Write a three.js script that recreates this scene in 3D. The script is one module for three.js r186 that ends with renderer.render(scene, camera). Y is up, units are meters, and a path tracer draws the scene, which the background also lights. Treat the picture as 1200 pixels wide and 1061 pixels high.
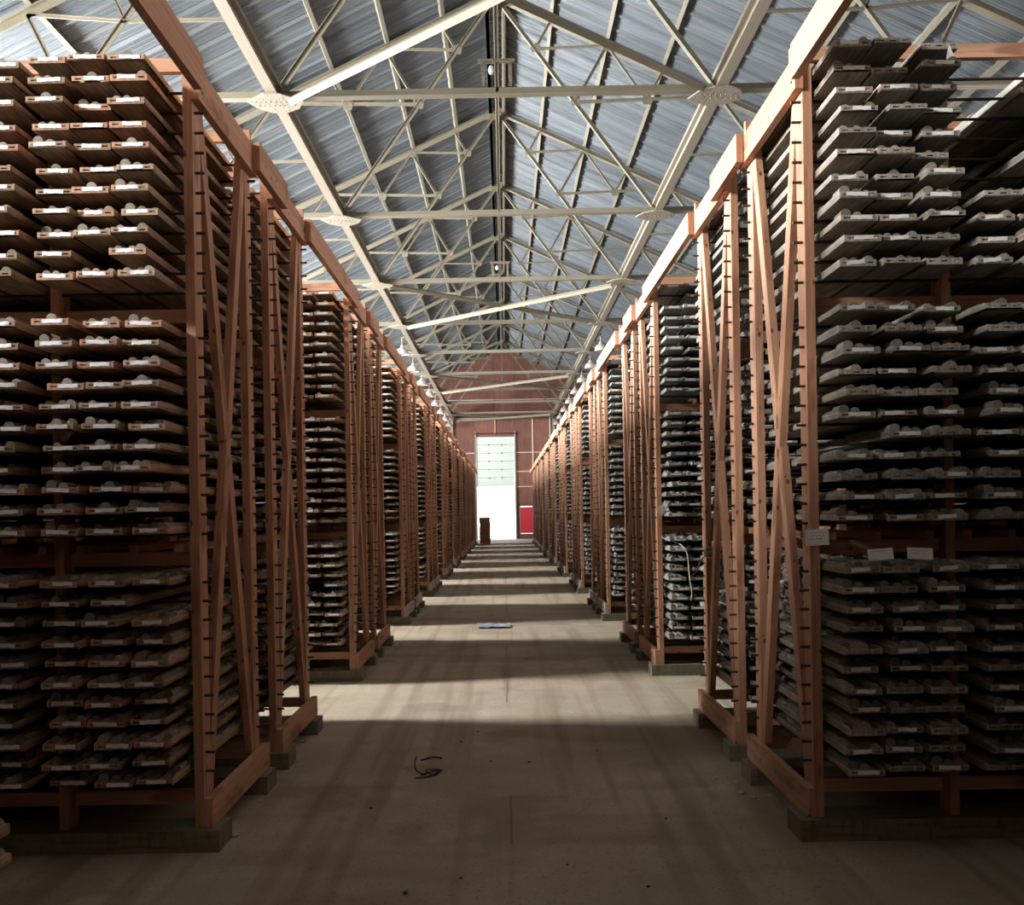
import * as THREE from 'three';
import { mergeGeometries } from 'three/addons/utils/BufferGeometryUtils.js';
import { RectAreaLightUniformsLib } from 'three/addons/lights/RectAreaLightUniformsLib.js';

// ---------------------------------------------------------------- camera, sky, exposure
const W = 1200, H = 1061, FOCAL = 1200;
const VPX = 591, VPY = 600;                    // where the aisle vanishes in the photograph
const scene = new THREE.Scene();
const camera = new THREE.PerspectiveCamera(2 * Math.atan(H / 2 / FOCAL) * 180 / Math.PI, W / H, 0.05, 400);
camera.position.set(0, 1.8, 0);
camera.rotation.set(0, 0, -0.0178);
camera.setViewOffset(W, H, W / 2 - VPX, H / 2 - VPY, W, H);
scene.add(camera);
const renderer = new THREE.WebGLRenderer({ antialias: true });
renderer.toneMapping = THREE.LinearToneMapping;
renderer.toneMappingExposure = 0.88;
renderer.shadowMap.enabled = true;
scene.background = new THREE.Color().setRGB(0.84, 0.92, 1.0);      // bright overcast sky
scene.backgroundIntensity = 7;
RectAreaLightUniformsLib.init();
const DAY_LEFT = 270, DAY_RIGHT = 8;          // daylight through the tall windows at the ends of the cross aisles
const DAY_COLOR = new THREE.Color().setRGB(1.0, 0.98, 0.95);

// ---------------------------------------------------------------- helpers
let seed = 7;
const rnd = () => { seed = (seed * 1664525 + 1013904223) >>> 0; return seed / 4294967296; };
const rr = (a, b) => a + (b - a) * rnd();
const pick = (a) => a[Math.floor(rnd() * a.length)];
const counts = {};
function numbered(name) { const n = counts[name] = (counts[name] ?? -1) + 1; return n ? `${name}_${String(n).padStart(3, '0')}` : name; }
function mesh(name, geo, mat, parent, x = 0, y = 0, z = 0) {
  const m = new THREE.Mesh(geo, mat); m.name = name; m.castShadow = m.receiveShadow = true; m.position.set(x, y, z); parent.add(m); return m;
}
function thing(name, label, category, pos = [0, 0, 0], group) {
  const o = new THREE.Group(); o.name = numbered(name); o.position.set(...pos); scene.add(o);
  o.userData = { label, category }; if (group) o.userData.group = group; return o;
}
function single(name, label, category, geo, mat, pos = [0, 0, 0], group) {
  const m = mesh(numbered(name), geo, mat, scene, ...pos); m.userData = { label, category }; if (group) m.userData.group = group; return m;
}
function structure(name, label) { const o = new THREE.Group(); o.name = name; o.userData = { kind: 'structure', label }; scene.add(o); return o; }
const ORD = ['first', 'second', 'third', 'fourth', 'fifth', 'sixth', 'seventh', 'eighth', 'ninth', 'tenth', 'eleventh', 'twelfth', 'thirteenth', 'fourteenth', 'fifteenth', 'sixteenth', 'seventeenth', 'eighteenth', 'nineteenth', 'twentieth', 'twenty-first', 'twenty-second', 'twenty-third', 'twenty-fourth'];

// a board with uv in metres: v runs along its longest side
const cache = new Map();
function board(w, h, d, off = 0) {
  const key = [w, h, d, off].map((v) => v.toFixed(4)).join();
  if (cache.has(key)) return cache.get(key);
  const g = new THREE.BoxGeometry(w, h, d), uv = g.attributes.uv, p = g.attributes.position;
  const ax = w >= h && w >= d ? 0 : h >= d ? 1 : 2;
  for (let i = 0; i < 24; i++) {
    const face = Math.floor(i / 8), c = [p.getX(i), p.getY(i), p.getZ(i)];
    const others = [0, 1, 2].filter((k) => k !== face);
    let v = others.includes(ax) ? ax : others[1], u = others.find((k) => k !== v);
    uv.setXY(i, c[u] + off * 0.37 + face * 0.13, c[v] + off * 0.71 + face * 0.3);
  }
  cache.set(key, g); return g;
}
function at(g, x, y, z, rx = 0, ry = 0, rz = 0) {
  const c = g.clone(); c.applyMatrix4(new THREE.Matrix4().makeRotationFromEuler(new THREE.Euler(rx, ry, rz)).setPosition(x, y, z)); return c;
}
function merge(list) { return mergeGeometries(list.map((g) => (g.index ? g.toNonIndexed() : g)).map((g) => { for (const k of Object.keys(g.attributes)) if (!['position', 'normal', 'uv', 'color'].includes(k)) g.deleteAttribute(k); return g; })); }
function tint(g, r, gg, b) { const n = g.attributes.position.count, a = new Float32Array(n * 3); for (let i = 0; i < n; i++) { a[i * 3] = r; a[i * 3 + 1] = gg; a[i * 3 + 2] = b; } g.setAttribute('color', new THREE.BufferAttribute(a, 3)); return g; }
// bar of given section between two points
function bar(a, b, w, d, section) {
  const A = new THREE.Vector3(...a), B = new THREE.Vector3(...b), dir = B.clone().sub(A), len = dir.length();
  const g = section ? section(len) : new THREE.BoxGeometry(w, len, d);
  const q = new THREE.Quaternion().setFromUnitVectors(new THREE.Vector3(0, 1, 0), dir.normalize());
  const c = g.clone(); c.applyQuaternion(q); const m = A.add(B).multiplyScalar(0.5); c.translate(m.x, m.y, m.z); return c;
}

// ---------------------------------------------------------------- textures
function hash2(x, y, s) { let h = (x * 374761393 + y * 668265263 + s * 1442695041) | 0; h = Math.imul(h ^ (h >>> 13), 1274126177); return ((h ^ (h >>> 16)) >>> 0) / 4294967296; }
function vnoise(x, y, px, py, s) {   // value noise, periodic
  const x0 = Math.floor(x), y0 = Math.floor(y), fx = x - x0, fy = y - y0, sx = fx * fx * (3 - 2 * fx), sy = fy * fy * (3 - 2 * fy);
  const m = (a, b) => ((a % b) + b) % b, h = (i, j) => hash2(m(x0 + i, px), m(y0 + j, py), s);
  return (h(0, 0) * (1 - sx) + h(1, 0) * sx) * (1 - sy) + (h(0, 1) * (1 - sx) + h(1, 1) * sx) * sy;
}
function fbm(u, v, fx, fy, oct, s) { let t = 0, a = 0.5, n = 0; for (let o = 0; o < oct; o++) { t += a * vnoise(u * fx, v * fy, fx, fy, s + o); n += a; a *= 0.5; fx *= 2; fy *= 2; } return t / n; }
function texture(w, h, fn, srgb = true) {
  const d = new Uint8Array(w * h * 4);
  for (let y = 0; y < h; y++) for (let x = 0; x < w; x++) { const c = fn(x / w, y / h), i = (y * w + x) * 4; for (let k = 0; k < 3; k++) d[i + k] = Math.max(0, Math.min(255, c[k] * 255)); d[i + 3] = 255; }
  const t = new THREE.DataTexture(d, w, h); t.wrapS = t.wrapT = THREE.RepeatWrapping; t.magFilter = THREE.LinearFilter; t.minFilter = THREE.LinearMipmapLinearFilter; t.generateMipmaps = true;
  if (srgb) t.colorSpace = THREE.SRGBColorSpace; t.needsUpdate = true; return t;
}
const mix3 = (a, b, t) => [a[0] + (b[0] - a[0]) * t, a[1] + (b[1] - a[1]) * t, a[2] + (b[2] - a[2]) * t];
// fir grain, 0.5 m x 2 m
const knots = []; for (let i = 0; i < 14; i++) knots.push([rnd(), rnd(), rr(0.004, 0.013)]);
const fir = texture(256, 1024, (u, v) => {
  const warp = fbm(u, v, 4, 3, 3, 11) * 0.12;
  const g = fbm(u + warp, v, 48, 4, 3, 3), broad = fbm(u + warp, v, 8, 2, 3, 5), fine = vnoise(u * 128, v * 32, 128, 32, 9);
  let c = mix3([0.61, 0.455, 0.36], [0.88, 0.73, 0.62], 0.25 + 0.6 * g + 0.3 * (broad - 0.5));
  c = mix3(c, [0.58, 0.42, 0.33], 0.18 * fine);
  for (const [ku, kv, r] of knots) { const du = Math.min(Math.abs(u - ku), 1 - Math.abs(u - ku)) * 0.5, dv = Math.min(Math.abs(v - kv), 1 - Math.abs(v - kv)) * 2, q = Math.hypot(du, dv * 0.6); if (q < r) c = mix3([0.3, 0.17, 0.11], c, q / r * 0.6); }
  const st = fbm(u, v, 3, 5, 4, 77); if (st > 0.62) c = mix3(c, [0.45, 0.3, 0.22], Math.min(0.5, (st - 0.62) * 4));
  return c;
}); fir.repeat.set(2, 0.5);
const rough = texture(256, 512, (u, v) => { const g = fbm(u, v, 40, 4, 3, 21), b = fbm(u, v, 5, 6, 4, 23); const k = 0.62 + 0.35 * g + 0.35 * (b - 0.5); return [k, k * 0.97, k * 0.93]; }); rough.repeat.set(3, 1);
const concrete = texture(1024, 2048, (u, v) => {        // 8 m x 16 m tile
  const a = fbm(u, v, 5, 10, 5, 31), b = fbm(u, v, 32, 64, 4, 33), f = hash2(Math.floor(u * 1024), Math.floor(v * 2048), 35), st = fbm(u, v, 3, 18, 5, 37), dr = fbm(u, v, 60, 5, 3, 39), g = fbm(u, v, 14, 30, 5, 45);
  let c = mix3([0.56, 0.525, 0.47], [0.80, 0.77, 0.71], 0.15 + 0.6 * a + 0.35 * (b - 0.3));
  c = mix3(c, [0.5, 0.45, 0.39], Math.max(0, Math.min(0.45, (dr - 0.5) * 1.6)));
  c = mix3(c, [0.36, 0.31, 0.26], 0.16 * f);
  if (st > 0.58) c = mix3(c, [0.4, 0.34, 0.28], Math.min(0.35, (st - 0.58) * 2.5) * (0.2 + 1.1 * b));
  if (g > 0.6) c = mix3(c, [0.42, 0.37, 0.31], Math.min(0.3, (g - 0.6) * 2.5) * (0.3 + b));
  if (f > 0.985 && b > 0.45) c = mix3(c, [0.28, 0.24, 0.2], 0.5);
  const j = Math.abs(u - 0.5 + 0.004 * (fbm(v, 0.3, 16, 4, 2, 41) - 0.5)) * 8; if (j < 0.008 && vnoise(v * 20, 0.5, 20, 1, 43) > 0.62) c = mix3(c, [0.25, 0.21, 0.18], 0.3);
  return c;
});
const concreteBump = texture(512, 512, (u, v) => { const k = 0.5 + 0.5 * (fbm(u, v, 24, 24, 5, 51) - 0.5) + 0.2 * (vnoise(u * 256, v * 256, 256, 256, 53) - 0.5); return [k, k, k]; }, false);
const tin = texture(512, 512, (u, v) => {               // galvanised sheet: streaks down the slope (v)
  const s = fbm(u, v, 26, 2, 2, 61), p = fbm(u, v, 6, 5, 4, 63), f = fbm(u, v, 60, 6, 2, 65);
  let k = 0.47 + 0.07 * (s - 0.5) + 0.16 * (p - 0.5); let c = [k * 0.93, k * 0.985, k * 1.04];
  if (f > 0.74) c = mix3(c, [0.34, 0.34, 0.33], 0.25); if (p > 0.66) c = mix3(c, [0.42, 0.42, 0.39], Math.min(0.4, (p - 0.66) * 4));
  return c;
});
const rust = texture(256, 256, (u, v) => { const a = fbm(u, v, 12, 12, 4, 71), b = fbm(u, v, 40, 6, 3, 73); let c = mix3([0.71, 0.68, 0.6], [0.85, 0.825, 0.76], a); if (b > 0.58) c = mix3(c, [0.5, 0.42, 0.31], Math.min(0.6, (b - 0.58) * 4)); return c; }); rust.repeat.set(2, 2);
const ply = texture(256, 512, (u, v) => { const g = fbm(u, v, 30, 5, 4, 81), b = fbm(u, v, 4, 4, 4, 83); return mix3([0.36, 0.235, 0.2], [0.56, 0.4, 0.35], 0.2 + 0.5 * g + 0.6 * (b - 0.4)); }); ply.repeat.set(0.5, 0.4);

// ---------------------------------------------------------------- materials
const std = (o) => new THREE.MeshStandardMaterial(o);
const rgb = (r, g, b) => new THREE.Color().setRGB(r, g, b);
const WOOD = [rgb(0.95, 0.86, 0.8), rgb(1, 0.93, 0.88), rgb(0.86, 0.74, 0.67), rgb(0.93, 0.8, 0.72)].map((color) => std({ map: fir, color, roughness: 0.75 }));
const SILLPALE = std({ map: rough, color: rgb(0.78, 0.76, 0.74), roughness: 0.8 });
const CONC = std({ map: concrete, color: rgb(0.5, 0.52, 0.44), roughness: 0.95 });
const FLOOR = new THREE.MeshPhysicalMaterial({ map: concrete, color: rgb(1, 0.97, 0.92), roughness: 0.85, specularIntensity: 0.35, bumpMap: concreteBump, bumpScale: 0.006 });
const STEEL = std({ map: rust, color: rgb(0.36, 0.36, 0.335), roughness: 0.6 });
const STEELPALE = std({ map: rust, color: rgb(0.48, 0.485, 0.485), roughness: 0.55 });
const PURLIN = std({ map: rust, color: rgb(0.38, 0.39, 0.385), roughness: 0.6 });
const TIN = [0.9, 1, 0.74, 0.95, 0.84].map((k) => std({ map: tin, color: rgb(0.9 * k, 0.95 * k, 0.98 * k), roughness: 0.5, metalness: 0.15 }));
const ROD = std({ color: rgb(0.05, 0.035, 0.03), roughness: 0.6, metalness: 0.4 });
const BROWN = std({ color: rgb(0.13, 0.085, 0.07), roughness: 0.9 });
const PLY = [1, 0.88, 1.08].map((k) => std({ map: ply, color: rgb(k, k * 0.93, k * 0.93), roughness: 0.8 }));
const GIRT = std({ color: rgb(0.55, 0.45, 0.4), roughness: 0.7 });
const TRAYB = [rgb(0.62, 0.46, 0.33), rgb(0.5, 0.36, 0.25), rgb(0.68, 0.42, 0.31)].map((color) => std({ map: rough, color, roughness: 0.85 }));
const TRAYG = [rgb(0.5, 0.49, 0.46), rgb(0.42, 0.41, 0.38), rgb(0.56, 0.5, 0.44)].map((color) => std({ map: rough, color, roughness: 0.85 }));
const FOIL = std({ color: rgb(0.86, 0.87, 0.89), roughness: 0.35, metalness: 0.2 });
const PAPER = std({ color: rgb(0.8, 0.8, 0.77), roughness: 0.7 });
const CORE = [rgb(0.4, 0.38, 0.33), rgb(0.5, 0.48, 0.44), rgb(0.3, 0.29, 0.23)].map((color) => std({ map: rough, color, roughness: 0.8 }));
const VCOL = std({ color: rgb(1, 1, 1), vertexColors: true, roughness: 0.75 });

// ---------------------------------------------------------------- layout (metres; depth D = -z)
const PERIOD = 5.55, BLOCKS = 10, FIRST = -1;            // rack pairs every 5.55 m; one pair stands beside the camera
const HALF = 9.5, ENDZ = -67.6, BACKZ = 6.2, TIE = 8.0, APEX = 12.5, SLOPE = 0.47;
const BUILD_LEN = BACKZ - ENDZ, MIDZ = (BACKZ + ENDZ) / 2;
const roofY = (x) => APEX + 0.22 - SLOPE * Math.abs(x);

// ---------------------------------------------------------------- floor
{
  const f = structure('floor', 'dusty stained concrete warehouse floor');
  const g = new THREE.BoxGeometry(2 * HALF + 0.6, 0.3, BUILD_LEN + 0.6), uv = g.attributes.uv, p = g.attributes.position;
  for (let i = 0; i < uv.count; i++) uv.setXY(i, (p.getX(i) + 4) / 8, p.getZ(i) / 16);
  mesh('floor_slab', g, FLOOR, f, 0, -0.15, MIDZ);
  const yard = new THREE.BoxGeometry(120, 0.2, 80);
  const y = mesh('ground', yard, std({ color: rgb(0.62, 0.6, 0.56), roughness: 0.95 }), scene, 0, -0.16, ENDZ - 40.4); y.userData = { kind: 'structure', label: 'pale yard outside the open door' };
}
// ---------------------------------------------------------------- roof: ribbed sheets on a deck
{
  const c = structure('ceiling', 'pitched roof of ribbed galvanised sheets');
  const run = HALF + 0.5, len = run * Math.hypot(1, SLOPE), ang = Math.atan(SLOPE);
  const N = 123, w = BUILD_LEN / N;
  // profile across the sheet (along z): flat pans with two tall ribs and small flutes between
  const prof = [];
  prof.push([-w / 2 + 0.022, -0.03], [-w / 2 + 0.022, 0], [-w / 2 + 0.03, 0.05], [-w / 2 + 0.055, 0.05], [-w / 2 + 0.08, 0]);
  for (let j = 1; j < 7; j++) { const q = -w / 2 + 0.075 + (w - 0.09) * j / 7, big = j === 3 || j === 5; prof.push([q - 0.02, 0], [q, big ? 0.022 : 0.012], [q + 0.02, 0]); }
  prof.push([w / 2 - 0.024, 0], [w / 2 - 0.024, -0.03]);
  const seamG = new THREE.BoxGeometry(len, 0.05, 0.036), SEAM = std({ color: rgb(0.07, 0.07, 0.068), roughness: 0.8 });
  for (const s of [-1, 1]) {
    // vertices: u along z, v down the slope, relief points down into the hall
    const pos = [], uv = [], idx = [];
    for (const [q, h] of prof) for (const e of [0, 1]) {
      const d = e * len; const x = s * (d * Math.cos(ang)) - s * h * Math.sin(ang), y = -d * Math.sin(ang) - h * Math.cos(ang);
      pos.push(x, y, q); uv.push(q, d * 0.12);
    }
    for (let i = 0; i < prof.length - 1; i++) { const a = i * 2; if (s > 0) idx.push(a, a + 1, a + 2, a + 1, a + 3, a + 2); else idx.push(a, a + 2, a + 1, a + 1, a + 2, a + 3); }
    const geos = [0, 1, 2, 3].map((k) => { const g = new THREE.BufferGeometry(); g.setAttribute('position', new THREE.Float32BufferAttribute(pos, 3)); g.setAttribute('uv', new THREE.Float32BufferAttribute(uv.map((t, i) => t + (i % 2 ? k * 0.31 : k * 0.27)), 2)); g.setIndex(idx); const n = g.toNonIndexed(); n.computeVertexNormals(); return n; });
    for (let i = 0; i < N; i++) { const m = mesh('roof_sheet', pick(geos), pick(TIN), c, 0, APEX + 0.22 - rr(0, 0.006), ENDZ + (i + 0.5) * w); const q = mesh('seam_strip', seamG, SEAM, m, s * run / 2, -SLOPE * run / 2 - 0.02, -w / 2); q.rotation.z = -s * ang; }
    const deck = at(new THREE.BoxGeometry(len + 0.1, 0.12, BUILD_LEN + 0.6), s * run / 2, APEX + 0.3 - SLOPE * run / 2, MIDZ, 0, 0, -s * ang);
    mesh('roof_deck', deck, BROWN, c);
  }
}
// ---------------------------------------------------------------- side walls with one tall lit window at the end of each cross aisle
const BAYZ = (k) => -(9.0 + 6.1 * k);     // trusses stand at BAYZ(k)
let winNo = 0;
for (const s of [-1, 1]) {
  const wall = structure(s < 0 ? 'wall_left' : 'wall_right', 'brown boarded side wall');
  const X = s * (HALF + 0.12), T = 0.24, eave = roofY(HALF) + 0.35;
  let prev = BACKZ;
  const pane = std({ color: rgb(0.8, 0.8, 0.78), roughness: 0.4, emissive: DAY_COLOR, emissiveIntensity: s < 0 ? 3 : 1.5 });
  for (let n = -1; n < BLOCKS; n++) {
    const WW = n < 0 ? 2.2 : 1.5, z0 = n < 0 ? 1.5 : -(PERIOD * (n + 1) + 3.5), z1 = z0 - WW, mid = (z0 + z1) / 2, lo = n < 0 ? 5.9 : 5.1, hi = 7.75, h = hi - lo, rowsN = n < 0 ? 2 : 3;
    mesh('wall_boarding', new THREE.BoxGeometry(T, eave, prev - z0), BROWN, wall, X, eave / 2, (prev + z0) / 2); prev = z1;
    mesh('wall_apron', new THREE.BoxGeometry(T, lo, WW), BROWN, wall, X, lo / 2, mid); mesh('wall_header', new THREE.BoxGeometry(T, eave - hi, WW), BROWN, wall, X, (eave + hi) / 2, mid);
    const wn = structure(`window_${++winNo}`, 'tall window at the end of a cross aisle'); wn.position.set(X, (lo + hi) / 2, mid);
    for (let j = 0; j < rowsN; j++) mesh('pane', new THREE.BoxGeometry(0.03, h / rowsN - 0.06, WW - 0.1), pane, wn, 0, (j - (rowsN - 1) / 2) * h / rowsN, 0);
    for (let j = 0; j <= rowsN; j++) mesh('window_bar', new THREE.BoxGeometry(0.1, 0.06, WW), BROWN, wn, 0, (j - rowsN / 2) * h / rowsN, 0);
    const L = new THREE.RectAreaLight(DAY_COLOR, (s < 0 ? DAY_LEFT : DAY_RIGHT) * (n > 4 ? 0.6 : 1), WW - 0.1, h - 0.1);
    L.position.set(X - s * 0.14, (lo + hi) / 2, mid); L.rotation.y = s < 0 ? -Math.PI / 2 : Math.PI / 2; L.castShadow = true; L.name = `window_light_${winNo}`; scene.add(L);
  }
  mesh('wall_boarding', new THREE.BoxGeometry(T, eave, prev - ENDZ), BROWN, wall, X, eave / 2, (prev + ENDZ) / 2);
}
// ---------------------------------------------------------------- end walls
const DOOR = { x0: -1.77, x1: 0.73, top: 6.76 }, RED = { x0: 1.0, x1: 1.92, top: 2.2 };
{
  const back = structure('wall_back', 'brown boarded gable wall behind the camera');
  const sh = new THREE.Shape([[-HALF, 0], [HALF, 0], [HALF, roofY(HALF)], [0, roofY(0)], [-HALF, roofY(HALF)]].map((p) => new THREE.Vector2(...p)));
  mesh('gable_board', new THREE.ExtrudeGeometry(sh, { depth: 0.2, bevelEnabled: false }), BROWN, back, 0, 0, BACKZ);
  const front = structure('wall_front', 'brown plywood gable wall with pale girts at the end of the aisle');
  const hole = (x0, x1, top) => new THREE.Path([[x0, 0.001], [x1, 0.001], [x1, top], [x0, top]].map((p) => new THREE.Vector2(...p)));
  const sf = sh.clone(); sf.holes.push(hole(DOOR.x0, DOOR.x1, DOOR.top), hole(RED.x0, RED.x1, RED.top));
  mesh('gable_board', new THREE.ExtrudeGeometry(sf, { depth: 0.2, bevelEnabled: false }), BROWN, front, 0, 0, ENDZ - 0.2);
  // plywood panels proud of the board, joints between
  const xs = [-9.45, -8.2, -7, -5.8, -4.55, -3.32, -1.87, -0.52, 0.8, 1.95, 3.1, 4.55, 5.8, 7, 8.2, 9.45];
  const ys = [0.02, 2.3, 3.45, 4.45, 5.7, 7.95, 10.2, 12.7];
  const cut = (x, y) => Math.min(y, roofY(x) - 0.06);
  for (let i = 0; i < xs.length - 1; i++) for (let j = 0; j < ys.length - 1; j++) {
    const a = xs[i] + 0.012, b = xs[i + 1] - 0.012, lo = ys[j] + 0.012, hi = ys[j + 1] - 0.012;
    const inDoor = a > DOOR.x0 - 0.15 && b < DOOR.x1 + 0.15; if (inDoor && j < 4) continue;
    const lo2 = inDoor && j === 4 ? DOOR.top + 0.1 : lo;
    if (a > 0.75 && b < 2 && j === 0) continue;
    const la = cut(a, hi), lb = cut(b, hi); if (Math.max(la, lb) <= lo2 + 0.05) continue;
    const pts = [[a, lo2], [b, lo2]];
    if (lb > lo2) pts.push([b, lb]); if (a < 0 && b > 0 && hi > roofY(0)) pts.push([0, roofY(0) - 0.06]); if (la > lo2) pts.push([a, la]);
    if (lb <= lo2) pts[1][0] = Math.max(a + 0.02, (roofY(0) - lo2) / SLOPE - 0.15); if (la <= lo2) pts[0][0] = Math.min(b - 0.02, -(roofY(0) - lo2) / SLOPE + 0.15);
    if (pts.length < 3) continue;
    const g = new THREE.ExtrudeGeometry(new THREE.Shape(pts.map((p) => new THREE.Vector2(...p))), { depth: 0.018, bevelEnabled: false });
    mesh('plywood_panel', g, pick(PLY), front, 0, 0, ENDZ + rr(0, 0.006));
  }
  mesh('plywood_panel', board(0.2, 2.2, 0.018), PLY[0], front, 0.9, 1.12, ENDZ + 0.01);
  for (const y of [3.45, 4.45, 5.7, 7.98, 9.2]) {
    const half = Math.min(HALF - 0.1, (roofY(0) - y) / SLOPE - 0.3);
    for (const [a, b] of y < DOOR.top ? [[-half, DOOR.x0 - 0.12], [DOOR.x1 + 0.12, half]] : [[-half, half]]) mesh('girt', new THREE.BoxGeometry(b - a, 0.06, 0.05), GIRT, front, (a + b) / 2, y, ENDZ + 0.05);
  }
  for (const x of [-3.32, 1.95, 3.1, -0.52]) { const lo = x === -0.52 ? DOOR.top + 0.15 : 2.4; mesh('stud', board(0.09, TIE - lo, 0.06), x === -0.52 ? WOOD[1] : GIRT, front, x, (TIE + lo) / 2, ENDZ + 0.06); }
  for (const s of [-1, 1]) mesh('wind_column', merge([at(new THREE.BoxGeometry(0.16, TIE, 0.02), 0, TIE / 2, -0.07), at(new THREE.BoxGeometry(0.16, TIE, 0.02), 0, TIE / 2, 0.07), at(new THREE.BoxGeometry(0.02, TIE, 0.13), 0, TIE / 2, 0)]), STEELPALE, front, s * 3.35, 0, ENDZ + 0.2);
  // overhead door, half raised
  const d = structure('door_1', 'translucent white sectional overhead door half raised'); d.position.set((DOOR.x0 + DOOR.x1) / 2, 0, ENDZ + 0.08);
  const milky = new THREE.MeshPhysicalMaterial({ color: rgb(0.66, 0.73, 0.7), roughness: 1, transmission: 0.12, thickness: 0 });
  const w = DOOR.x1 - DOOR.x0, sh0 = 3.5, n = 6, hh = (DOOR.top - sh0) / n, frameM = std({ color: rgb(0.2, 0.21, 0.21), roughness: 0.5 });
  for (let i = 0; i < n; i++) {
    const s = mesh('door_section', new THREE.BoxGeometry(w - 0.02, hh - 0.03, 0.02), milky, d, 0, sh0 + (i + 0.5) * hh, 0);
    mesh('section_rail', new THREE.BoxGeometry(w - 0.02, 0.035, 0.04), frameM, s, 0, -hh / 2 + 0.005, 0.02);
    if (i) for (const x of [-0.42, 0.42]) mesh('hinge', new THREE.BoxGeometry(0.1, 0.09, 0.05), frameM, s, x, -hh / 2, 0.035);
  }
  for (const s of [-1, 1]) mesh('door_jamb', board(0.1, DOOR.top + 0.35, 0.12), STEELPALE, d, s * (w / 2 + 0.05), (DOOR.top + 0.35) / 2, 0.04);
  mesh('spring_shaft', new THREE.CylinderGeometry(0.035, 0.035, w + 0.3, 8).rotateZ(Math.PI / 2), ROD, d, 0, DOOR.top + 0.2, 0.14);
  // red door on a sill
  const r = structure('door_2', 'red steel side door beside the overhead door'); r.position.set((RED.x0 + RED.x1) / 2, 0, ENDZ);
  const rw = RED.x1 - RED.x0;
  mesh('door_leaf', new THREE.BoxGeometry(rw - 0.1, 1.75, 0.05), std({ color: rgb(0.62, 0.035, 0.06), roughness: 0.5 }), r, 0, 0.36 + 0.875, 0.03);
  mesh('door_frame', merge([at(new THREE.BoxGeometry(0.06, RED.top, 0.1), -rw / 2 + 0.03, RED.top / 2, 0.02), at(new THREE.BoxGeometry(0.06, RED.top, 0.1), rw / 2 - 0.03, RED.top / 2, 0.02), at(new THREE.BoxGeometry(rw, 0.07, 0.1), 0, RED.top - 0.035, 0.02)]), STEELPALE, r);
  mesh('door_sill', board(rw, 0.34, 0.14), PLY[2], r, 0, 0.17, 0.02);
  mesh('closer', new THREE.BoxGeometry(0.3, 0.05, 0.05), STEELPALE, r, -0.1, 2.02, 0.08);
}
// ---------------------------------------------------------------- steel roof trusses
const teeSection = (f, s, t = 0.012) => (len) => merge([at(new THREE.BoxGeometry(f, len, t), 0, 0, s / 2), at(new THREE.BoxGeometry(t, len, s), 0, 0, 0)]);
function member(name, parent, a, b, z, f, s, mat = STEEL) {
  // a T of two angles in the plane of the truss: the wide flange faces along z
  const dx = b[0] - a[0], dy = b[1] - a[1], len = Math.hypot(dx, dy);
  const key = `m${len.toFixed(3)},${f},${s}`; let g = cache.get(key);
  if (!g) { g = merge([new THREE.BoxGeometry(f, len, 0.012), at(new THREE.BoxGeometry(0.012, len, s), f / 2 - 0.006, 0, 0)]); cache.set(key, g); }
  const m = mesh(name, g, mat, parent, (a[0] + b[0]) / 2, (a[1] + b[1]) / 2, z); m.rotation.z = Math.atan2(-dx, dy); return m;
}
const ry = (x) => APEX - SLOPE * Math.abs(x);      // rafter line
const plateShape = (pts) => new THREE.ExtrudeGeometry(new THREE.Shape(pts.map((p) => new THREE.Vector2(...p))), { depth: 0.016, bevelEnabled: false });
const GUSS = plateShape([[-0.42, 0.1], [-0.3, -0.2], [-0.1, -0.34], [0.12, -0.34], [0.3, -0.2], [0.42, 0.1], [0.3, 0.2], [0.12, 0.36], [-0.12, 0.36], [-0.3, 0.2]]).rotateX(-Math.PI / 2);
const GUSS_S = plateShape([[-0.11, 0.06], [-0.08, -0.08], [0.09, -0.09], [0.12, 0.03], [0.01, 0.11]]);
const GUSS_A = plateShape([[-0.34, -0.24], [0.34, -0.24], [0.3, -0.02], [0, 0.1], [-0.3, -0.02]]);
const rivetG = merge([...Array(16)].map((_, i) => at(new THREE.SphereGeometry(0.014, 6, 4), -0.26 + (i % 8) * 0.075 + (i > 7 ? 0.03 : 0), 0, i > 7 ? -0.07 : 0.06)));
const TRUSSES = [];
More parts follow.
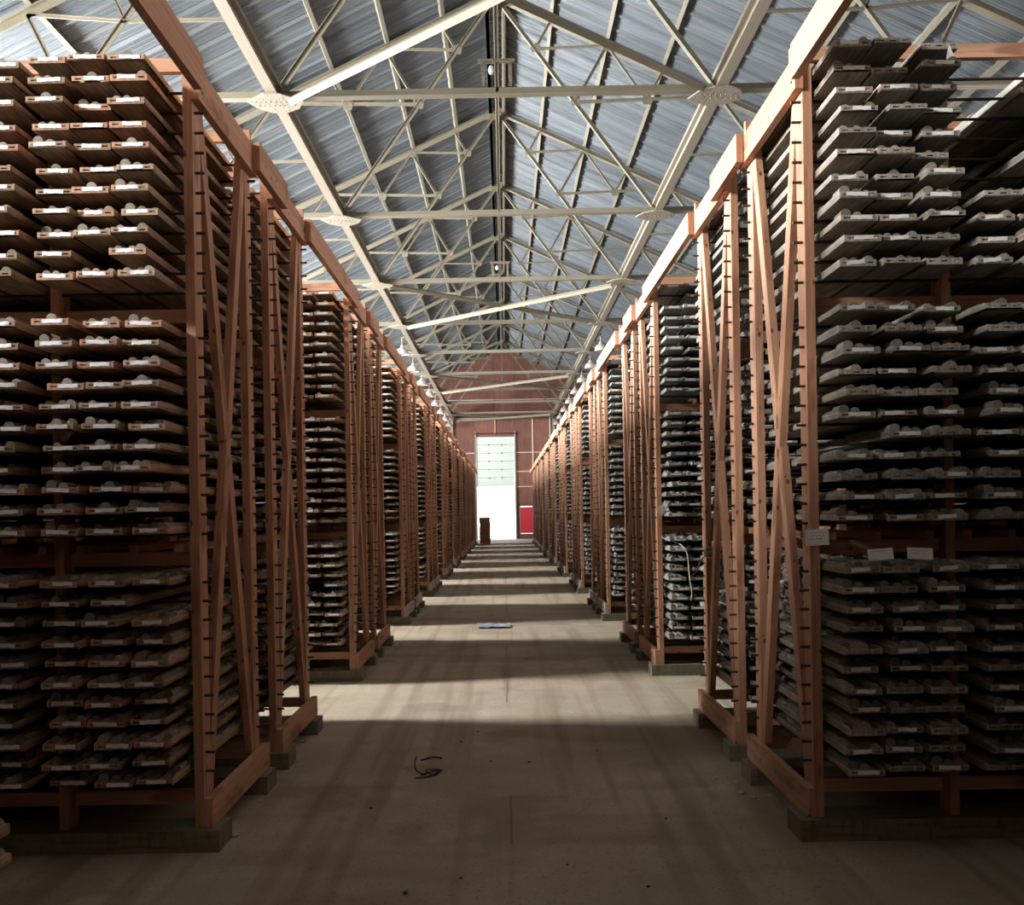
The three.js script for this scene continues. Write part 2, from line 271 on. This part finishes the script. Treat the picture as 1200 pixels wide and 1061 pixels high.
for (let k = -1; k <= 9; k++) {
  const z = BAYZ(k), G = [3.25, TIE], P = [1.63, TIE + 2.26];
  const t = thing('roof_truss', `pale steel roof truss with webbing, ${ORD[9 - k]} truss from the end wall`, 'truss', [0, 0, z], 'steel roof trusses'); TRUSSES.push(t);
  const M = [4.6, ry(4.6)], S = [3.1, TIE + 2.26], Q = [0.82, TIE + 3.38];
  member('tie_beam', t, [-HALF, TIE], [HALF, TIE], 0, 0.12, 0.16);
  for (const s of [-1, 1]) {
    const m = (n, a, b, f, w) => member(n, t, [s * a[0], a[1]], [s * b[0], b[1]], 0, f, w);
    m('rafter', [0, APEX], [HALF, ry(HALF)], 0.13, 0.16);
    m('web_diagonal', [0.06, APEX - 0.1], G, 0.085, 0.1);
    m('web_strut', M, G, 0.09, 0.1);
    m('web_strut', P, M, 0.06, 0.08);
    m('web_strut', [2.3, ry(2.3)], P, 0.06, 0.08); m('web_strut', [2.3, ry(2.3)], S, 0.05, 0.06); m('web_strut', [3.45, ry(3.45)], S, 0.05, 0.06);
    m('web_strut', [1.15, ry(1.15)], Q, 0.05, 0.06); m('web_strut', Q, [2.3, ry(2.3)], 0.05, 0.06);
    // outer half
    m('web_diagonal', M, [6.3, TIE], 0.08, 0.1); m('web_strut', [6.9, ry(6.9)], [6.3, TIE], 0.06, 0.08); m('web_strut', [5.75, ry(5.75)], [5.45, TIE + 1.13], 0.05, 0.06);
    m('web_strut', [5.45, TIE + 1.13], [6.9, ry(6.9)], 0.05, 0.06); m('web_strut', [3.93, TIE + 1.13], [5.45, TIE + 1.13], 0.05, 0.06);
    const gp = mesh('gusset_plate', GUSS, STEELPALE, t, s * 3.25, TIE - 0.125, 0); if (s < 0) gp.rotation.y = Math.PI;
    if (k < 4) { const r = mesh('rivets', rivetG, STEEL, gp); r.userData.kind = 'stuff'; }
    for (const [x, y] of [[1.63, TIE + 2.26], [2.3, ry(2.3) - 0.03], [0.82, TIE + 3.38], [4.6, ry(4.6) - 0.05], [3.1, TIE + 2.26], [6.3, TIE]]) mesh('gusset_plate', GUSS_S, STEEL, t, s * x, y, 0.008);
  }
  mesh('gusset_plate', GUSS_A, STEEL, t, 0, APEX, 0.012);
  member('hanger', t, [0, APEX - 0.1], [0, TIE], 0, 0.05, 0.06);
}
// purlins, ridge members and the long beams at the third points
function channel(h, w, t, len) { return merge([at(new THREE.BoxGeometry(t, h, len), 0, 0, 0), at(new THREE.BoxGeometry(w, t, len), w / 2, h / 2, 0), at(new THREE.BoxGeometry(w, t, len), w / 2, -h / 2, 0)]); }
{
  const cg = channel(0.17, 0.075, 0.012, BUILD_LEN - 0.1), ang = Math.atan(SLOPE);
  for (const s of [-1, 1]) for (let i = 1; i <= 8; i++) {
    const x = i * 1.15; if (x > HALF) continue;
    const p = single('roof_purlin', `long steel channel purlin, ${ORD[i - 1]} below the ridge on the ${s < 0 ? 'shaded' : 'bluish'} roof slope`, 'purlin', cg, PURLIN, [s * x, ry(x) + 0.165, MIDZ], 'roof purlins'); p.rotation.z = -s * ang;
  }
  for (const s of [-1, 1]) single('ridge_purlin', `steel ridge channel along the roof peak, ${s < 0 ? 'shaded' : 'bluish'} slope side`, 'purlin', channel(0.2, s * 0.08, 0.014, BUILD_LEN - 0.1), PURLIN, [s * 0.14, ry(0.14) + 0.09, MIDZ], 'ridge channels');
  single('ridge_strut', 'slender steel strut running along the truss peaks', 'strut', merge([new THREE.BoxGeometry(0.1, 0.02, 76 - 3.6), at(new THREE.BoxGeometry(0.02, 0.12, 76 - 3.6), 0, 0.06, 0)]), STEEL, [0, APEX - 0.32, -31]);
  for (const s of [-1, 1]) {
    const len = 64.5, zc = -35.2;
    const ib = merge([at(new THREE.BoxGeometry(0.16, 0.018, len), 0, -0.1, 0), at(new THREE.BoxGeometry(0.16, 0.018, len), 0, 0.1, 0), at(new THREE.BoxGeometry(0.018, 0.2, len), 0, 0, 0)]);
    const b = thing('longitudinal_beam', `pale steel beam along the truss ties ${s < 0 ? 'on the shaded roof side' : 'on the bluish roof side'}`, 'beam', [s * 3.25, TIE, zc], 'beams along the hall');
    mesh('flanged_beam', ib, STEELPALE, b); mesh('conduit', new THREE.CylinderGeometry(0.02, 0.02, len, 8).rotateX(Math.PI / 2), STEEL, b, -s * 0.07, 0.13, 0);
  }
  // crossed wind braces in the plane of the ties, every third bay
  const brace = [0, 3, 6].map((k) => [BAYZ(k), BAYZ(k + 1)]).concat([[BAYZ(9), ENDZ - 0.06]]);
  brace.forEach(([z0, z1], i) => { for (const s of [-1, 1]) {
    const g = bar([s * 3.0, 0, z0 - 0.2], [-s * 3.0, 0, z1 + 0.2], 0.1, 0.09);
    single('wind_brace', `${s > 0 ? 'yellowish' : 'dull'} diagonal wind brace across the hall, ${ORD[3 - i]} crossed pair from the end wall`, 'brace', g, s > 0 ? STEELPALE : STEEL, [0, TIE - (s > 0 ? 0.17 : 0.075), 0], 'wind braces');
  } });
  // little goalpost frames on the ties under the ridge, with an old white bulb
  [1, 3].forEach((k, i) => {
    const h = thing('hanger_frame', `small rusty goalpost frame standing on the ${ORD[8 - k + 1]} truss tie from the end wall`, 'frame', [0, TIE + 0.08, BAYZ(k) + 0.02], 'goalpost frames');
    for (const s of [-1, 1]) mesh('upright', board(0.05, 0.34, 0.05), STEEL, h, s * 0.2, 0.17, 0); mesh('crossbar', board(0.54, 0.05, 0.06), STEEL, h, 0, 0.36, 0);
    mesh('bulb', new THREE.SphereGeometry(0.045, 12, 8).scale(1, 1.5, 1), std({ color: rgb(0.85, 0.85, 0.82), roughness: 0.3 }), h, -0.08, 0.22, 0.02);
  });
}
// ---------------------------------------------------------------- hanging bell lamps (not lit)
{
  const bell = new THREE.LatheGeometry([[0.03, 0.32], [0.06, 0.31], [0.065, 0.24], [0.12, 0.215], [0.18, 0.155], [0.21, 0.08], [0.222, 0.0], [0.228, -0.01], [0.205, 0.0], [0.17, 0.14], [0.11, 0.2], [0.05, 0.22]].map((p) => new THREE.Vector2(...p)), 24);
  const white = std({ color: rgb(0.4, 0.4, 0.38), roughness: 0.4, side: THREE.DoubleSide });
  for (let i = 0; i < 8; i++) for (const s of [-1, 1]) {
    const l = thing('bell_lamp', `white bell lamp hanging under the beam, ${ORD[7 - i]} from the end wall, ${s < 0 ? 'shaded' : 'red-door'} side`, 'lamp', [s * 3.48, TIE - 0.62, -(35.9 + 4.35 * i)], 'bell lamps');
    mesh('shade', bell, white, l); mesh('stem', new THREE.CylinderGeometry(0.02, 0.02, 0.32, 8), STEEL, l, 0, 0.44, 0); mesh('bracket', board(0.3, 0.03, 0.03), STEEL, l, -s * 0.12, 0.6, 0);
    mesh('bulb', new THREE.SphereGeometry(0.055, 12, 8), white, l, 0, 0.06, 0);
  }
}
// ---------------------------------------------------------------- trays of drill core
const TW = 0.188, TH = 0.038, EH = 0.033, TL = 1.7;
const endBoard = (() => {
  const s = new THREE.Shape([[-TW / 2, 0], [TW / 2, 0], [TW / 2, EH], [-TW / 2, EH]].map((p) => new THREE.Vector2(...p)));
  for (const x of [-0.063, 0, 0.063]) s.holes.push(new THREE.Path([[x - 0.016, 0.014], [x - 0.016, 0.022], [x + 0.016, 0.022], [x + 0.016, 0.014]].map((p) => new THREE.Vector2(...p))));
  return new THREE.ExtrudeGeometry(s, { depth: 0.012, bevelEnabled: false });
})();
const trayBox = merge([
  at(board(TW, 0.008, TL), 0, 0.004, 0), at(board(0.011, TH, TL - 0.024, 1), TW / 2 - 0.0055, TH / 2, 0), at(board(0.011, TH, TL - 0.024, 2), -TW / 2 + 0.0055, TH / 2, 0),
  at(board(0.006, TH - 0.01, TL - 0.03, 3), 0.03, TH / 2 + 0.002, 0), at(board(0.006, TH - 0.01, TL - 0.03, 4), -0.03, TH / 2 + 0.002, 0),
  at(endBoard, 0, 0, TL / 2 - 0.012), at(endBoard, 0, 0, -TL / 2)]);
function coreRow(x, sides, full, from = TL / 2 - 0.02 - rr(0, 0.12)) {   // broken lengths of drill core in one channel
  const list = []; let z = from; const r0 = rr(0.021, 0.0255);
  while (z > -TL / 2 + 0.06) {
    const len = Math.min(rr(0.07, full ? 0.34 : 0.5), z + TL / 2 - 0.015), r = r0 * rr(0.92, 1.06);
    if (rnd() > 0.1) { const g = new THREE.CylinderGeometry(r, r, len, sides).rotateX(Math.PI / 2); list.push(at(g, x + rr(-0.002, 0.002), 0.008 + r + (rnd() < 0.12 ? 0.016 : 0), z - len / 2, rr(-0.02, 0.02), rr(-0.015, 0.015), 0)); }
    z -= len + rr(0.002, full ? 0.03 : 0.05);
  }
  return merge(list.length ? list : [at(new THREE.CylinderGeometry(0.02, 0.02, 0.2, sides).rotateX(Math.PI / 2), x, 0.03, 0.4)]);
}
function labelPlate(w) {
  const g = new THREE.BoxGeometry(w, 0.02, 0.0016, 7, 2, 1), p = g.attributes.position;
  for (let i = 0; i < p.count; i++) { const k = Math.sin(p.getX(i) * 190 + w * 900) * 0.0012 + Math.sin(p.getX(i) * 410 + p.getY(i) * 200) * 0.0008; p.setZ(i, p.getZ(i) + k); p.setY(i, p.getY(i) + Math.sin(p.getX(i) * 120 + w * 500) * 0.0012); }
  g.computeVertexNormals(); return g;
}
const labels = [0.1, 0.112, 0.094, 0.118, 0.105].map(labelPlate);
const rows = [...Array(5)].map(() => [-0.06, 0, 0.06].map((x) => {
  const z0 = TL / 2 - 0.014 - (rnd() < 0.5 ? rr(0, 0.03) : rr(0.03, 0.2)), len = rr(0.09, 0.3), r = rr(0.0215, 0.027);
  return [at(new THREE.CylinderGeometry(r, r, len, 12).rotateX(Math.PI / 2), x, 0.009 + r + (rnd() < 0.15 ? 0.012 : 0), z0 - len / 2, rr(-0.015, 0.015), 0, 0), coreRow(x, 10, true, z0 - len - 0.012)];
}));
const protos = { brown: [], grey: [] };
for (const tone of ['brown', 'grey']) for (let i = 0; i < 15; i++) {
  const t = new THREE.Group(); t.name = 'core_tray';
  mesh('tray_box', trayBox, (tone === 'brown' ? TRAYB : TRAYG)[i % 3], t);
  const v = rows[i % 5]; v.forEach((g, k) => { if (i % 4 === 3 && k === i % 3) return; mesh('core_piece', g[0], CORE[(i + k * 2) % 3], t); mesh('core_row', g[1], CORE[(i + k * 2) % 3], t).userData.kind = 'stuff'; });
  if (tone === 'brown' || i % 5 < 3) { const l = mesh('label_plate', labels[i % 5], tone === 'brown' ? FOIL : PAPER, t, rr(-0.025, 0.025), 0.02, TL / 2 + 0.002); l.rotation.z = rr(-0.05, 0.05); l.userData.label = tone === 'brown' ? 'crinkled silver foil label' : 'pale paper label strip'; }
  protos[tone].push(t);
}
// merged light versions for the thousands of other trays
const lods = {};
for (const tone of ['brown', 'grey']) lods[tone] = [...Array(3)].map((_, i) => {
  const c = tone === 'brown' ? [0.34, 0.22, 0.13] : [0.27, 0.26, 0.235];
  const B = (w, h, d, x, y, z, k = 1) => tint(at(new THREE.BoxGeometry(w, h, d), x, y, z), c[0] * k, c[1] * k, c[2] * k);
  const list = [B(TW, 0.008, TL, 0, 0.004, 0), B(0.011, TH, TL, TW / 2 - 0.0055, TH / 2, 0), B(0.011, TH, TL, -TW / 2 + 0.0055, TH / 2, 0), B(TW - 0.022, EH, 0.012, 0, EH / 2, TL / 2 - 0.006), B(TW - 0.022, EH, 0.012, 0, EH / 2, -TL / 2 + 0.006)];
  for (const x of [-0.062, 0, 0.062]) { const k = rr(0.75, 1.15); list.push(tint(coreRow(x, 7, false), 0.32 * k, 0.305 * k, 0.265 * k)); }
  for (const s of [-1, 1]) list.push(tint(at(new THREE.BoxGeometry(0.11, 0.02, 0.003), rr(-0.02, 0.02), 0.02, s * (TL / 2 + 0.001)), 0.74, 0.74, 0.73));
  return merge(list);
});

// ---------------------------------------------------------------- timber racks
const POSTX = 1.68, BAY = 0.735, BAYS = 10, PT = 0.05, PD = 0.14, PTOP = 4.25, RACK = 1.36, GAP = 0.40;
const LEVELS = [];
for (let i = 0; i < 11; i++) LEVELS.push({ y: 0.44 + 0.1032 * i, tier: 'lower', n: 10 - i });
for (let i = 0; i < 11; i++) LEVELS.push({ y: 1.735 + 0.107 * i, tier: 'middle', n: 10 - i });
for (let i = 0; i < 11; i++) LEVELS.push({ y: 3.05 + 0.1095 * i, tier: 'upper', n: 10 - i });
const RODL = BAYS * BAY + 0.2, rodG = new THREE.CylinderGeometry(0.008, 0.008, RODL, 6).rotateZ(Math.PI / 2);
const rodY = (L) => L.y - TH / 2 - 0.008;
const allRods = merge(LEVELS.flatMap((L) => [0.045, 1.2].map((d) => at(rodG, 0, rodY(L), -d))));
const braceLen = Math.hypot(0.98, 3.86), braceG = [0, 1, 2].map((o) => board(0.044, braceLen, 0.1, o)), halfG = [0, 1].map((o) => board(0.044, braceLen / 2 - 0.06, 0.1, o + 4));
const braceA = Math.atan2(0.98, 3.86);
const postG = [0, 1, 2, 3, 4].map((o) => board(PT, PTOP - 0.115, PD, o));
const footG = board(BAYS * BAY + 0.3, 0.115, 0.26);
const railG = [0, 1, 2].map((o) => board(BAYS * BAY + 0.06, 0.075, 0.045, o)), sillG = [0, 1, 2].map((o) => board(0.045, 0.155, RACK, o)), topG = [0, 1, 2].map((o) => board(0.045, 0.18, 1.3, o));
const stuffPos = { brown: [[], [], []], grey: [[], [], []] };
const trayList = [];
// s = side (-1 / 1), D0 = depth of the near sill end, kind 0 = faces the camera, 1 = its back-to-back twin
function buildRack(s, block, kind) {
  const D0 = PERIOD * (block + 1) - (block < 0 ? 0.28 : 0) + kind * (RACK + GAP), fromEnd = (BLOCKS - 1 - block) * 2 + (1 - kind);
  const near = block === 0, side = s < 0 ? 'facing the red-door side' : 'on the red-door side';
  const r = thing('timber_rack', `tall timber rack of core trays, ${ORD[fromEnd]} rack from the end wall ${side}`, 'rack', [0, 0, -D0], 'timber core racks');
  const X = (x) => s * x, wood = () => pick(WOOD);
  const railX = POSTX + BAYS * BAY / 2;
  const bays = block < 2 ? 4 : 3;
  for (const d of [PD / 2, 1.12 + PD / 2]) for (let b = 0; b <= bays; b++) mesh('post', pick(postG), wood(), r, X(POSTX + b * BAY), 0.115 + (PTOP - 0.115) / 2, -d);
  // sill and joists
  mesh('sill', pick(sillG), block >= 2 ? SILLPALE : wood(), r, X(POSTX - 0.0475), 0.1935, -RACK / 2);
  for (const y of [0.26, 1.575, 2.91]) for (const d of [0.115, 1.145]) mesh('rail', pick(railG), wood(), r, X(railX + 0.03), y, -d);
  for (const d of [0.1, 1.16]) mesh('top_rail', pick(railG), wood(), r, X(railX - 0.03), PTOP + 0.04, -d);
  if (near) for (let b = 0; b < 2; b++) for (const q of [0.09, 0.33, 0.62]) mesh('joist', board(0.042, 0.042, 1.28), wood(), r, X(POSTX + b * BAY + q), 1.635, -0.63);
  // crossed braces in the end frame: one whole, one in two halves
  const flip = s < 0 ? 1 : -1, cy = 0.28 + 3.86 / 2, cz = -(PD + 0.98 / 2);
  const addBraces = (x) => {
    const m = mesh('brace', pick(braceG), wood(), r, X(x), cy, cz); m.rotation.x = -flip * braceA;
    for (const e of [-1, 1]) { const q = mesh('brace', pick(halfG), wood(), r, X(x), cy + e * (3.86 / 4 + 0.03), cz + flip * e * (0.98 / 4 + 0.008)); q.rotation.x = flip * braceA; }
  };
  addBraces(POSTX); if (block < 2) addBraces(POSTX + 2 * BAY);
  // beams along the top, lapped
  mesh('top_beam', pick(topG), wood(), r, X(POSTX - 0.0475), 4.15, -0.63);
  if (block < 2) mesh('top_beam', pick(topG), wood(), r, X(POSTX + 2 * BAY - 0.0475), 4.15, -0.63);
  const outerLen = kind ? PERIOD - 2 * RACK - GAP + 0.36 : GAP + 0.36 + 0.1;
  single('tie_board', `long timber board ${kind ? 'bridging the cross aisle after' : 'lapped over the tops between twins at'} ${ORD[fromEnd]} rack ${side}`, 'board', board(0.045, 0.185, outerLen, block % 3), wood(), [X(POSTX - 0.0965), 4.16, -D0 - (1.16 + outerLen / 2)], 'tie boards along the rack tops');
  // rods that carry the trays
  if (near) for (const L of LEVELS) for (const d of [0.045, 1.2]) mesh('support_rod', rodG, ROD, r, X(POSTX - 0.075 + RODL / 2), rodY(L), -d);
  else { const m = mesh('support_rods', allRods, ROD, r, X(POSTX - 0.075 + RODL / 2), 0, 0); m.userData.kind = 'stuff'; }
  // concrete footings
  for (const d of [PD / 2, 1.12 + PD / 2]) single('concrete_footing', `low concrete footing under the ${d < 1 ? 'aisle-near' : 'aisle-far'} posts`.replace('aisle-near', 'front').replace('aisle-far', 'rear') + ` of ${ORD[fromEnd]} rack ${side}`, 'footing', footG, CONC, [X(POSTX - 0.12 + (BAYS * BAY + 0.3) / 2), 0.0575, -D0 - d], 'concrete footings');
  // trays
  const tone = s < 0 ? 'brown' : 'grey';
  const zc = -(kind ? 1.69 - TL / 2 + 0.02 : TL / 2 - 0.33);
  for (let li = 0; li < 33; li++) for (let b = 0; b < BAYS; b++) {
    const slack = BAY - PT - 3 * TW - 0.03, cuts = [rnd(), rnd(), rnd()].map((q) => q * q + 0.02), sum = cuts[0] + cuts[1] + cuts[2] + rnd() * 0.5;
    if (s < 0 && b === 0 && li >= 22) cuts[0] += 1.2;
    const tot = Math.max(sum, cuts[0] + cuts[1] + cuts[2]);
    let x = POSTX + b * BAY + PT / 2 + 0.006;
    for (let c = 0; c < 3; c++) {
      x += slack * cuts[c] / tot; const px = x + TW / 2; x += TW + 0.008;
      const col = b * 3 + c, L = LEVELS[li];
      if (near && s > 0 && b === 1 && li > 25 && (kind || c === 0 || (c === 1 && li % 3))) continue;   // empty slots at the top of the second bay
      if (block < 0 && s < 0 && kind && col === 0 && (li === 2 || li === 3)) { trayList.push({ s, px: 1.803, y: L.y - TH / 2 + 0.0005, z: -(3.53 - 0.01 * li) + TL / 2, rot: 0, tone, L, col, jut: li === 3 ? 'upper' : 'lower' }); continue; }
      const single_ = near && !kind && col < (s < 0 ? 4 : 5);
      const skip = rnd() < (single_ ? 0.015 : 0.035); if (skip) continue;
      const jz = rr(-0.06, 0.05) * (kind ? -1 : 1), rot = rr(-0.003, 0.003), y = L.y - TH / 2 + 0.0005;
      if (single_) trayList.push({ s, px, y, z: -D0 + zc + jz, rot, col, L, tone });
      else stuffPos[tone][Math.floor(rnd() * 3)].push([s * px, y, -D0 + zc + jz, rot, rr(0.6, 1.1), rr(0.92, 1.05)]);
    }
  }
  return r;
}
for (let block = FIRST; block < BLOCKS; block++) for (const s of [-1, 1]) for (const kind of [0, 1]) buildRack(s, block, kind);
// the trays that show largest: a thing each
trayList.forEach((t, i) => {
  const o = protos[t.tone][Math.floor(rnd() * 15)].clone(); o.name = numbered('core_tray'); scene.add(o);
  o.position.set(t.s * t.px, t.y, t.z); o.rotation.y = t.rot;
  o.userData = { label: t.jut ? `brown core tray jutting into the cross aisle low down, ${t.jut} of two` : `${t.tone} core tray ${ORD[t.col]} from aisle post, ${ORD[t.L.n]} level down ${t.L.tier} tier, rack ${t.s < 0 ? 'opposite' : 'with'} nailed note`, category: 'tray', group: t.s < 0 ? 'brown core trays' : 'grey core trays' };
});
// all further trays
{
  const o = new THREE.Group(); o.name = 'stored_trays'; o.userData = { kind: 'stuff', label: 'thousands of core trays filling the racks along the aisle' }; scene.add(o);
  const M4 = new THREE.Matrix4(), c = new THREE.Color(), e = new THREE.Euler();
  for (const tone of ['brown', 'grey']) stuffPos[tone].forEach((list, i) => {
    const im = new THREE.InstancedMesh(lods[tone][i], VCOL, list.length); im.name = 'tray_stock'; im.castShadow = im.receiveShadow = true; im.userData.kind = 'stuff';
    list.forEach(([x, y, z, rot, k, w], j) => { M4.makeRotationFromEuler(e.set(0, rot, 0)).setPosition(x, y, z); im.setMatrixAt(j, M4); im.setColorAt(j, c.setRGB(k, k * w, k * w * w)); }); o.add(im);
  });
}
// ---------------------------------------------------------------- notes, scraps and small things
function noteTexture(lines) {
  const cv = document.createElement('canvas'); cv.width = 256; cv.height = 160; const g = cv.getContext('2d'); g.fillStyle = '#e6e6e0'; g.fillRect(0, 0, 256, 160); g.strokeStyle = '#44444a';
  for (let j = 0; j < lines; j++) { g.lineWidth = 4; g.beginPath(); let x = 26 + rnd() * 30; const y = 36 + j * 90 / lines; g.moveTo(x, y); while (x < 210) { x += 5 + rnd() * 9; g.lineTo(x, y + (rnd() - 0.5) * 16); if (rnd() < 0.2) { x += 12; g.moveTo(x, y); } } g.stroke(); }
  const t = new THREE.CanvasTexture(cv); t.colorSpace = THREE.SRGBColorSpace; return t;
}
function card(w, h, bend) { const g = new THREE.BoxGeometry(w, h, 0.0012, 8, 4, 1), p = g.attributes.position; for (let i = 0; i < p.count; i++) p.setZ(i, p.getZ(i) + bend * Math.pow(p.getX(i) / w, 2) * 4 + bend * 0.3 * Math.sin(p.getY(i) / h * 4)); g.computeVertexNormals(); return g; }
{
  const n = single('paper_note', 'white paper note nailed to the rack post beside the aisle', 'note', card(0.125, 0.088, 0.006), std({ map: noteTexture(3), roughness: 0.8 }), [1.688, 1.632, -5.538]); n.rotation.z = 0.05;
  const a = single('paper_tag', 'white paper tag with rounded corners on grey trays under the lower rail', 'tag', card(0.13, 0.058, 0.004), std({ map: noteTexture(1), roughness: 0.8 }), [1.905, 1.55, -5.2]); a.rotation.set(-0.25, 0, 0.06);
  const b = single('paper_tag', 'white paper tag with bold handwriting on grey trays under the lower rail', 'tag', card(0.13, 0.058, 0.004), std({ map: noteTexture(2), roughness: 0.8 }), [2.105, 1.55, -5.2]); b.rotation.set(-0.25, 0, -0.06);
  const c = single('paper_scrap', 'crumpled white paper stuck on a post further down the aisle', 'paper', card(0.12, 0.1, 0.02), PAPER, [1.72, 1.79, -11.08]); c.rotation.z = 0.25;
  const topTray = trayList.filter((t) => t.s > 0 && t.col === 2 && !t.jut).sort((a, b) => b.y - a.y)[0];
  const cs = new THREE.Shape([[0, 0.05], [-0.018, -0.02], [0.004, -0.05], [0.026, -0.014]].map((p) => new THREE.Vector2(...p)));
  single('torn_label', 'small torn white label hanging from a top grey tray', 'label', new THREE.ExtrudeGeometry(cs, { depth: 0.002, bevelEnabled: false }), PAPER, [topTray.px + 0.05, topTray.y - 0.028, topTray.z + TL / 2 + 0.0005]);
  // loose core piece leaning on a brown tray
  const core = single('drill_core_piece', 'short pale piece of drill core propped up on a brown tray', 'core', new THREE.CylinderGeometry(0.022, 0.022, 0.12, 14), CORE[1], [-2.235, 2.262, -5.27]); core.rotation.set(0.5, 0, -0.6);
  // twine
  const tube = (pts, r) => new THREE.TubeGeometry(new THREE.CatmullRomCurve3(pts.map((p) => new THREE.Vector3(...p))), 40, r, 6);
  const twine = std({ color: rgb(0.6, 0.52, 0.42), roughness: 0.9 });
  const t = thing('twine_knot', 'pale twine knotted around a rack post', 'twine', [1.66, 1.38, -8.36], 'twine on posts');
  mesh('loop', new THREE.TorusGeometry(0.045, 0.006, 6, 18), twine, t, 0, 0.06, 0.06); mesh('loose_end', tube([[0, 0.06, 0.03], [-0.07, 0.0, 0.05], [-0.11, -0.09, 0.05], [-0.14, -0.12, 0.05]], 0.005), twine, t); mesh('loose_end', tube([[0, 0.06, 0.03], [0.06, 0.08, 0.04], [0.09, 0.075, 0.04]], 0.005), twine, t); mesh('loose_end', tube([[0, 0.06, 0.03], [-0.02, 0.13, 0.05], [-0.015, 0.17, 0.05]], 0.004), twine, t);
  single('plastic_strip', 'thin pale plastic strip dangling over trays behind the twine', 'strip', tube([[1.7, 1.5, -11.1], [1.74, 1.47, -11.0], [1.85, 1.42, -10.78], [1.9, 1.34, -10.71], [1.915, 1.2, -10.7], [1.925, 1.05, -10.69], [1.94, 0.92, -10.68], [1.93, 0.84, -10.68]], 0.005), twine);
  // wire and litter on the floor
  const wire = std({ color: rgb(0.03, 0.026, 0.024), roughness: 0.6, metalness: 0.5 });
  const onF = (px, py) => { const dx = px - VPX, dy = py - VPY, c = Math.cos(0.0178), s = Math.sin(0.0178), u = dx * c - dy * s, v = dy * c + dx * s, D = 1.8 * FOCAL / v; return [u * D / FOCAL, 0, -D]; };
  const [wx, , wz] = onF(500, 905);
  const w = thing('scrap_wire', 'tangle of dark wire lying on the aisle floor', 'wire', [wx, 0, wz]);
  mesh('strand', tube([[0.0, 0.008, 0.12], [-0.07, 0.02, 0.02], [-0.09, 0.05, -0.12], [-0.085, 0.06, -0.2]], 0.0055), wire, w); mesh('strand', tube([[-0.06, 0.02, -0.26], [0.03, 0.03, -0.3], [0.09, 0.02, -0.31]], 0.006), wire, w);
  mesh('strand', tube([[-0.03, 0.008, 0.12], [0.05, 0.03, 0.1], [0.11, 0.015, 0.03], [0.07, 0.008, -0.03], [0.0, 0.025, 0.05], [0.06, 0.01, 0.13], [0.1, 0.02, 0.06], [0.02, 0.008, 0.16], [-0.06, 0.01, 0.2]], 0.005), wire, w);
  const stone = (r, sd) => { const g = new THREE.IcosahedronGeometry(r, 1), p = g.attributes.position; for (let i = 0; i < p.count; i++) { const k = 0.75 + 0.5 * hash2(Math.round(p.getX(i) / r * 50), Math.round(p.getY(i) / r * 50) + Math.round(p.getZ(i) / r * 900), sd); p.setXYZ(i, p.getX(i) * k, p.getY(i) * k * 0.55, p.getZ(i) * k); } g.computeVertexNormals(); return g; };
  const stones = [[274, 980, 0.035], [306, 940, 0.025], [345, 880, 0.03], [348, 893, 0.022], [840, 913, 0.018], [870, 930, 0.03], [883, 936, 0.022], [902, 933, 0.02], [862, 918, 0.018], [355, 870, 0.025], [560, 858, 0.014], [540, 870, 0.016], [620, 894, 0.02], [575, 893, 0.016], [470, 755, 0.05], [780, 960, 0.014], [760, 1040, 0.016], [540, 1030, 0.014], [475, 1048, 0.024], [665, 1014, 0.012], [700, 880, 0.012], [435, 948, 0.02]];
  stones.forEach(([px, py, r0], i) => { const r = r0 * (i < 10 ? 0.9 : 0.6); const [x, , z] = onF(px, py), pale = i < 10 || i === 14; single('stone_chip', pale ? 'pale chip of stone on the dusty floor by the footings' : 'dark little chip lying on the open aisle floor', 'stone', stone(r, i + 3), std({ color: pale ? rgb(0.42, 0.4, 0.36) : rgb(0.06, 0.05, 0.045), roughness: 0.9 }), [x, r * 0.3, z], pale ? 'pale stone chips' : 'dark floor chips'); });
  // crumpled clear plastic on the floor far down the aisle
  const [qx, , qz] = onF(578, 735); const pg = new THREE.PlaneGeometry(0.75, 0.5, 24, 24).rotateX(-Math.PI / 2), pp = pg.attributes.position;
  for (let i = 0; i < pp.count; i++) pp.setY(i, 0.012 + 0.035 * vnoise(pp.getX(i) * 9 + 20, pp.getZ(i) * 9 + 20, 99, 99, 5));
  pg.computeVertexNormals(); single('plastic_sheet', 'crumpled pale bluish plastic sheet on the aisle floor', 'plastic', pg, std({ color: rgb(0.26, 0.29, 0.36), roughness: 0.3, side: THREE.DoubleSide }), [qx, 0, qz]).scale.set(0.7, 1, 1);
  // crates by the open door
  for (let i = 0; i < 5; i++) {
    const c = thing('wooden_crate', `brown wooden crate by the open door, ${['lowest', 'second', 'third', 'fourth', 'topmost'][i]} in its stack`, 'crate', [-1.12 + rr(-0.02, 0.02), i * 0.3, -58.6], 'crates by the open door');
    mesh('crate_body', board(0.6, 0.26, 0.9), WOOD[i % 3], c, 0, 0.13, 0); mesh('lid', board(0.64, 0.035, 0.94), WOOD[(i + 1) % 3], c, 0, 0.2775, 0); for (const x of [-0.22, 0.22]) mesh('batten', board(0.07, 0.24, 0.025), WOOD[(i + 2) % 3], c, x, 0.13, 0.46);
  }
}
renderer.render(scene, camera);
